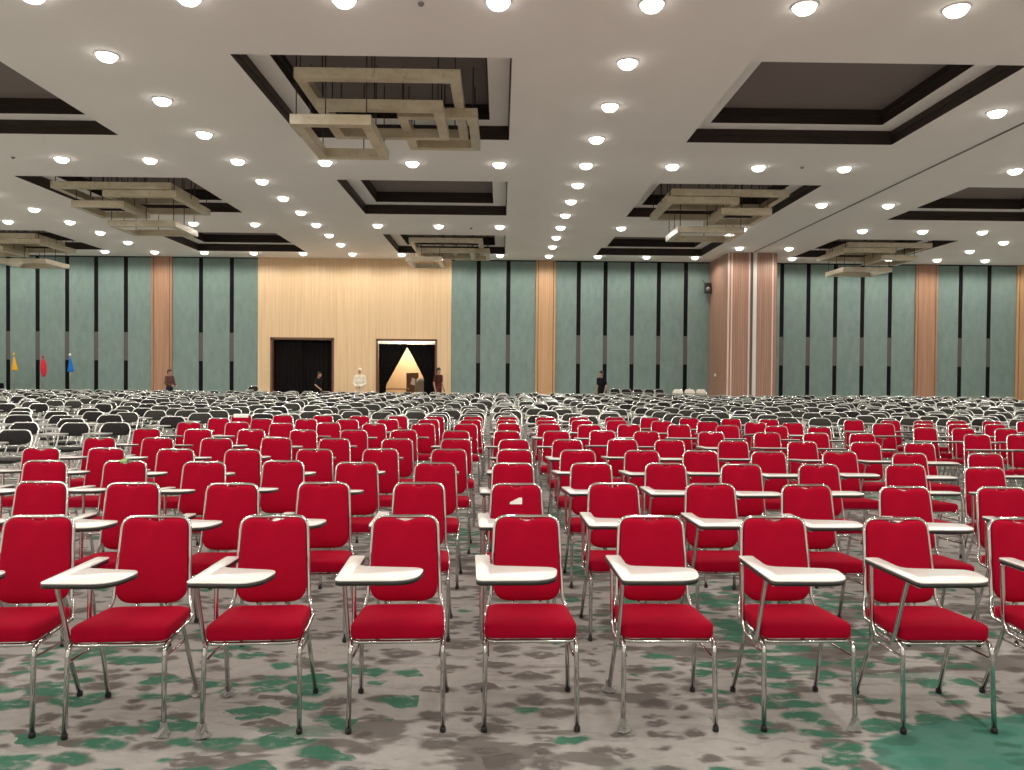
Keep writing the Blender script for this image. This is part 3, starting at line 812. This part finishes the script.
for yv in LY_CROSS:
    row = [2.065 * k for k in range(-11, 12) if k != 5]
    for i, x in enumerate(row): lights.append((x, yv, f'round lit ceiling downlight, {NAMES_CROSS[yv]}, {ORD[i]} counted from the left'))
for x, nm in LX.items():
    ylist = LY_LONG if abs(x - 10.3) > 2 else [-1.6, 6.35, 14.4, 22.3, 30.0]
    vis = sorted(ylist, reverse=True)
    for i, yv in enumerate(vis): lights.append((x, yv, f'round lit ceiling downlight, {nm}, {ORD[i]} counted from the far wall'))
for x, yv, lab in lights:
    o = copy_tree(lproto) if lused else lproto
    lused = True
    o.location = (x - .07, yv, HC); tag(o, lab, 'downlight', 'ceiling downlights')

# small dark detectors
for i, (px, py, lab) in enumerate(((13, 157, 'small dark detector on ceiling near the upper left coffer'), (421, 3, 'small dark detector at the top of ceiling above the front lights'),
                                   (802, 167, 'small dark detector beside lights right of centre'), (471, 228, 'small dark detector before the farthest central chandelier'))):
    p = at_z(px, py, HC); mb = MB(); mb.lathe([(.045, 0), (.045, -.015), (.028, -.04), (.01, -.045)], 12, 0, (p.x, p.y, HC)); tag(mb.build('ceiling_detector', M['detector']), lab, 'detector')

# ------------------------------------------------------------------ chandeliers of onyx box frames
LAYOUT = (((.90, 3.62, .50, 3.80, -.10), (1.10, 3.28, 1.20, 2.95, -.36), (.74, 2.10, .86, 3.00, -.74), (2.40, 3.86, 1.90, 4.00, -.25)),
          ((.60, 3.75, .50, 2.45, -.10), (.50, 2.45, .62, 3.05, -.28), (2.05, 3.45, .95, 2.55, -.50), (1.12, 3.05, 2.05, 3.70, -.80)))
def make_chandelier(variant):
    root = empty('chandelier'); T = .175
    for (x0, x1, y0, y1, z) in LAYOUT[variant]:
        mb = MB(); a = T / 2
        def sq(i, zz): return [(x0 + i, y0 + i, zz), (x1 - i, y0 + i, zz), (x1 - i, y1 - i, zz), (x0 + i, y1 - i, zz)]
        lv = [(0, z - .085), (0, z + .085), (T, z + .085), (T, z - .085), (0, z - .085)]
        for p, q in zip(lv, lv[1:]): mb.rings([sq(*p), sq(*q)], 0, smooth=False, cap=False)
        fr = mb.build('onyx_frame', M['onyx'], root)
        m = T / 2
        pts = [(x0 + m, y0 + m), (x1 - m, y0 + m), (x1 - m, y1 - m), (x0 + m, y1 - m), ((x0 + x1) / 2 - .1, y0 + m), ((x0 + x1) / 2 + .2, y1 - m), (x0 + m, (y0 + y1) / 2), (x1 - m, (y0 + y1) / 2)]
        for px, py in pts:
            top = .60 if .46 < px < CW - .46 and .46 < py < CD - .46 else .29
            r = MB(); r.tube([(px, py, z + .08), (px, py, top)], .011, 6); r.build('hanging_rod', M['rod'], fr)
    return root
ch = [make_chandelier(0), make_chandelier(1)]; cused = [False, False]
for (cx, cy, lab) in ((-4.32, 12.20, 'largest chandelier of cream box frames, closest to the camera'), (3.94, 20.07, 'cream box-frame chandelier in the coffer left of the ceiling track'),
                      (-12.61, 20.07, 'cream box-frame chandelier in the coffer at left, above the timber strip'), (-4.32, 27.94, 'cream box-frame chandelier hanging before the beige wall'),
                      (12.25, 27.94, 'cream box-frame chandelier right of the timber column'), (-20.88, 27.94, 'cream box-frame chandelier at the far left edge')):
    k = 0 if -5 < cx < -4 else 1
    o = copy_tree(ch[k]) if cused[k] else ch[k]
    cused[k] = True
    o.location = (cx, cy, HC); tag(o, lab, 'chandelier', 'onyx frame chandeliers')
    if cx < -5: o.scale = (-1, 1, 1); o.location.x = cx + CW
# ------------------------------------------------------------------ flags, speaker, switch, table
def flag(px, ptop, cm, lab, fh, fin):
    p = at_y(px, 370, 33.1); root = empty('flag_on_pole', (p.x, 33.1, 0)); zt_ = at_y(px, ptop, 33.1).z
    mb = MB(); mb.tube([(0, 0, .03), (0, 0, zt_)], .018, 8); mb.build('pole', M['pole'], root)
    mb = MB(); mb.lathe([(.20, 0), (.20, .02), (.06, .05), (.03, .10)], 16); mb.build('base', M['black_plastic'], root)
    mb = MB(); mb.lathe([(.01, 0), (.045, .03), (.05, .06), (.03, .10), (.005, .13)], 10, 0, (0, 0, zt_)); mb.build('finial', M[fin], root)
    mb = MB(); rs = []
    for j in range(9):
        q = j / 8; w = (.025 + .10 * q) if cm != 'flag_red' else .03 + .09 * math.sin(PI * (q * .85 + .08))
        rs.append([(w * math.cos(2 * PI * k / 20) * (1 + .25 * math.sin(5 * 2 * PI * k / 20 + q)) + .03 * q, .5 * w * math.sin(2 * PI * k / 20) * (1 + .25 * math.cos(3 * 2 * PI * k / 20)), zt_ - .05 - q * fh) for k in range(20)])
    mb.rings(rs); mb.build('flag', M[cm], root)
    tag(root, lab, 'flag', 'flags on poles by the far wall')
flag(14, 355.5, 'flag_yellow', 'limp yellow flag on a pole against the green wall', .58, 'flag_yellow')
flag(43, 358, 'flag_red', 'limp red flag on a pole between yellow and blue flags', .75, 'flag_red')
flag(70, 356, 'flag_blue', 'limp blue flag on a pole against the green wall', .62, 'white_plastic')
pz = at_y(-5, 383, 33.0); w = .34
mb = MB(); rs = []
for z, s_ in ((0, 1.05), (.5, 1.0), (pz.z - .04, .97), (pz.z, .9)):
    rs.append([(pz.x - .15 + s_ * .42 * math.copysign(abs(math.cos(a)) ** .4, math.cos(a)) * (1 + .03 * math.sin(9 * a)), 33.0 + s_ * .3 * math.copysign(abs(math.sin(a)) ** .4, math.sin(a)), z) for a in [2 * PI * k / 32 for k in range(32)]])
mb.rings(rs); tag(mb.build('covered_cabinet', M['curtain']), 'black covered cabinet standing at the far left by the wall', 'cabinet')
sp = empty('wall_speaker', (at_y(707.5, 288, 33.6).x, 33.6, at_y(709, 288, 33.6).z))
mb = MB(); mb.bbox((-.13, -.13, -.22), (.13, .12, .22), .02); mb.build('speaker_case', M['black_plastic'], sp)
mb = MB(); mb.lathe([(.01, 0), (.06, .012), (.09, .0), (.10, .012)], 16); cone = mb.build('speaker_cone', M['detector'], sp); cone.rotation_euler = (PI / 2, 0, 0); cone.location = (0, -.13, -.06)
mb = MB(); mb.tube([(0, .1, 0), (.03, .40, .03)], .02, 8); mb.box((-.05, .385, -.06), (.10, .40, .12)); mb.tube([(-.1, 0, .2), (-.24, -.02, .36)], .012, 6); mb.build('bracket', M['black_plastic'], sp)
tag(sp, 'small black speaker mounted high beside the timber column', 'speaker')
mb = MB(); sx = cx0; yv = 32.9; zz = at_y(713, 375, yv).z
mb.bbox((sx - .02, yv - .10, zz - .06), (sx, yv + .10, zz + .06), .006); mb.box((sx - .026, yv - .03, zz - .03), (sx - .02, yv + .03, zz + .03))
tag(mb.build('wall_switch', M['white_plastic']), 'small white switch plate on the side of the timber column', 'switch')

# a row of taller chairs right against the far wall
first_far = next(o for o in bpy.data.objects if o.parent is None and o.name.startswith('folding_chair') and len(o.children) == 5)
for i, (px, wh) in enumerate(((615, 0), (627, 0), (638.5, 0), (649.5, 0), (662, 0), (678, 1), (690.5, 1), (702, 1), (252, 0))):
    o = copy_tree(first_far); p = at_y(px, 392, 32.5)
    o.location = (p.x, 32.5, 0); o.rotation_euler = (0, 0, math.radians(rng.gauss(0, 5))); o.scale = (.98, 1.0, 1.21)
    where = 'alone by the beige wall' if px < 300 else f'against the far wall, {ORD[i]} of eight left of the column'
    tag(o, f'tall {"white" if wh else "black"}-backed chair standing {where}', 'chair', 'tall chairs against the far wall')
    if wh:
        for c in o.children:
            if c.name.startswith('backrest'): c.data = c.data.copy(); c.data.materials[0] = M['cl_white']

# ------------------------------------------------------------------ people
def person(px, ptop, y, rz, label, shirt, lower, hair, pose, cover=None):
    top = at_y(px, ptop, y); Hh = top.z; S = Hh / 1.72
    root = empty('person', (top.x, y, 0), rz)
    body, sh, tr, hr, so = MB(), MB(), MB(), MB(), MB()
    def V(x, y_, z): return Vector((x, y_, z)) * S
    def cap(mb, a, b, ra, rb): mb.capsule(a, b, ra * S, rb * S, 10)
    def ell(mb, c, r): mb.ellipsoid(c, tuple(q * S for q in r), 14, 9)
    # front of the figure is -Y
    hip, chest, neck = V(0, 0, .93), V(0, .0, 1.28), V(0, .005, 1.44)
    lean = pose.get('lean', 0)
    head = V(0, -.015 - lean * .05, 1.60)
    for mb, g in ((body, 0), (sh, .012)):
        ell(mb, V(0, 0, 1.02), (.155 + g, .105 + g, .13)); ell(mb, V(0, 0, 1.20), (.160 + g, .108 + g, .17)); ell(mb, V(0, .005, 1.34), (.178 + g, .100 + g, .10))
        cap(mb, V(-.13, 0, 1.39), V(.13, 0, 1.39), .055 + g, .055 + g)
    cap(body, V(0, .01, 1.40), V(0, -.005, 1.53), .056, .052)
    ell(body, head, (.074, .092, .112)); ell(body, head + V(0, -.035, -.055), (.055, .055, .055))
    ell(body, head + V(0, -.098, -.012), (.013, .020, .020))
    for s in (-1, 1):
        ell(body, head + V(s * .076, .008, -.01), (.012, .020, .032))
        ell(body, head + V(s * .032, -.083, .012), (.012, .010, .008))
    ell(body, head + V(0, -.088, -.052), (.024, .010, .008))
    for s, key in ((-1, 'ra'), (1, 'la')):
        el, wr = pose.get(key, ((.24, .03, 1.12), (.25, -.06, .88)))
        shd = V(s * .185, 0, 1.385); e = V(s * el[0], el[1], el[2]); w_ = V(s * wr[0], wr[1], wr[2])
        cap(body, shd, e, .046, .038); cap(body, e, w_, .038, .026)
        cap(sh, shd, e.lerp(shd, .25) if pose.get('short', True) else e, .060, .052)
        if not pose.get('short', True): cap(sh, e, w_.lerp(e, .1), .050, .040)
        dr = (w_ - e).normalized(); side = Vector((0, -1, 0)); side = (side - dr * side.dot(dr)).normalized(); pn = dr.cross(side)
        body.ellipsoid(w_ + dr * .045 * S, (.020 * S, .036 * S, .048 * S), 10, 7)
        for k, (off, ln) in enumerate(((-.027, .062), (-.009, .075), (.009, .070), (.026, .055))):
            r0 = w_ + dr * .075 * S + side * off * S; mid = r0 + dr * ln * .55 * S + pn * .004 * S
            cap(body, r0, mid, .009, .0085); cap(body, mid, mid + dr * ln * .5 * S + pn * s * -.016 * S, .0085, .007)
        cap(body, w_ + dr * .02 * S + side * .02 * S, w_ + dr * .07 * S + side * .055 * S, .011, .009)
    for s in (-1, 1):
        st = pose.get('step', 0) * s
        hp, kn, an = V(s * .085, 0, .92), V(s * .095, -.02 - .10 * st, .50), V(s * .10, -.22 * st + .02, .09)
        for mb, g in ((body, 0), (tr, .014)):
            cap(mb, hp, kn, .078 + g, .056 + g); cap(mb, kn, an, .054 + g, .036 + g)
        ell(tr, V(0, 0, .95), (.165, .118, .11))
        cap(body, an + V(0, 0, -.03), an + V(0, -.13, -.055), .034, .026)
        cap(so, an + V(0, .01, -.045), an + V(0, -.14, -.055), .042, .034)
    if cover:
        ell(hr, head + V(0, .035, .022), (.100, .112, .130)); ell(hr, head + V(0, .03, -.10), (.10, .098, .09)); cap(hr, V(0, .02, 1.45), V(0, .01, 1.37), .10, .125)
    else:
        ell(hr, head + V(0, .014, .048), (.088, .102, .092)); ell(hr, head + V(0, .046, -.005), (.086, .074, .098))
    def fin(mb, name, m, vox, parent):
        o = mb.build(name, m, parent)
        r = o.modifiers.new('fuse', 'REMESH'); r.mode = 'VOXEL'; r.voxel_size = vox; r.use_smooth_shade = True
        s_ = o.modifiers.new('soften', 'SMOOTH'); s_.factor = .5; s_.iterations = 2
        return o
    b = fin(body, 'body', M['skin'], .007, root)
    fin(sh, 'shirt', M[shirt], .012, root); fin(tr, 'trousers', M[lower], .012, root); fin(so, 'shoes', M['cl_black'], .012, root)
    if cover:
        fin(hr, 'headscarf', M[cover], .010, root)
    else: fin(hr, 'hair', M[hair], .010, root)
    tag(root, label, 'person')
    return root
person(169.5, 369.3, 32.3, math.radians(70), 'person in a brown patterned top standing before the left timber strip', 'cl_brown', 'cl_jeans', 'brownhair', {'ra': ((.25, -.02, 1.12), (.10, -.20, 1.02)), 'la': ((.25, -.02, 1.12), (.12, -.22, 1.02)), 'short': False})
person(318.5, 372, 32.8, math.radians(60), 'person in black walking past the closed black curtain', 'cl_black', 'cl_black', 'hair', {'ra': ((.22, -.02, 1.14), (.20, -.26, .98)), 'la': ((.22, .12, 1.14), (.22, .16, .90)), 'step': 1, 'lean': 1})
person(360, 368.6, 32.8, math.radians(-8), 'person in white with cream headscarf standing between the doorways', 'cl_white', 'cl_cream', 'hair', {'ra': ((.25, -.02, 1.10), (.10, -.20, .98)), 'la': ((.25, -.02, 1.10), (.08, -.22, .98)), 'short': False}, cover='cl_cream')
person(438.5, 367.8, 33.1, math.radians(55), 'person in a dark maroon top standing right of the lit doorway', 'cl_maroon', 'cl_darkred', 'hair', {'ra': ((.24, .04, 1.12), (.25, -.04, .86)), 'short': True})
person(601.5, 371, 32.2, math.radians(-50), 'person in black standing alone against the green panels', 'cl_black', 'cl_black', 'hair', {'ra': ((.23, .03, 1.12), (.22, -.08, .88)), 'short': True})

# ------------------------------------------------------------------ world and view
w = bpy.data.worlds.new('world'); scn.world = w; w.use_nodes = True
w.node_tree.nodes['Background'].inputs['Color'].default_value = (.6, .62, .65, 1)
w.node_tree.nodes['Background'].inputs['Strength'].default_value = .05
vs = scn.view_settings
scn.display_settings.display_device = 'sRGB'
vs.view_transform = 'Standard'; vs.look = 'None'; vs.gamma = 1.0; vs.exposure = 0.0; vs.use_curve_mapping = False
scn.cycles.max_bounces = 8; scn.cycles.diffuse_bounces = 5; scn.cycles.glossy_bounces = 4
scn.cycles.use_denoising = True
scn.cycles.sample_clamp_indirect = 8.0
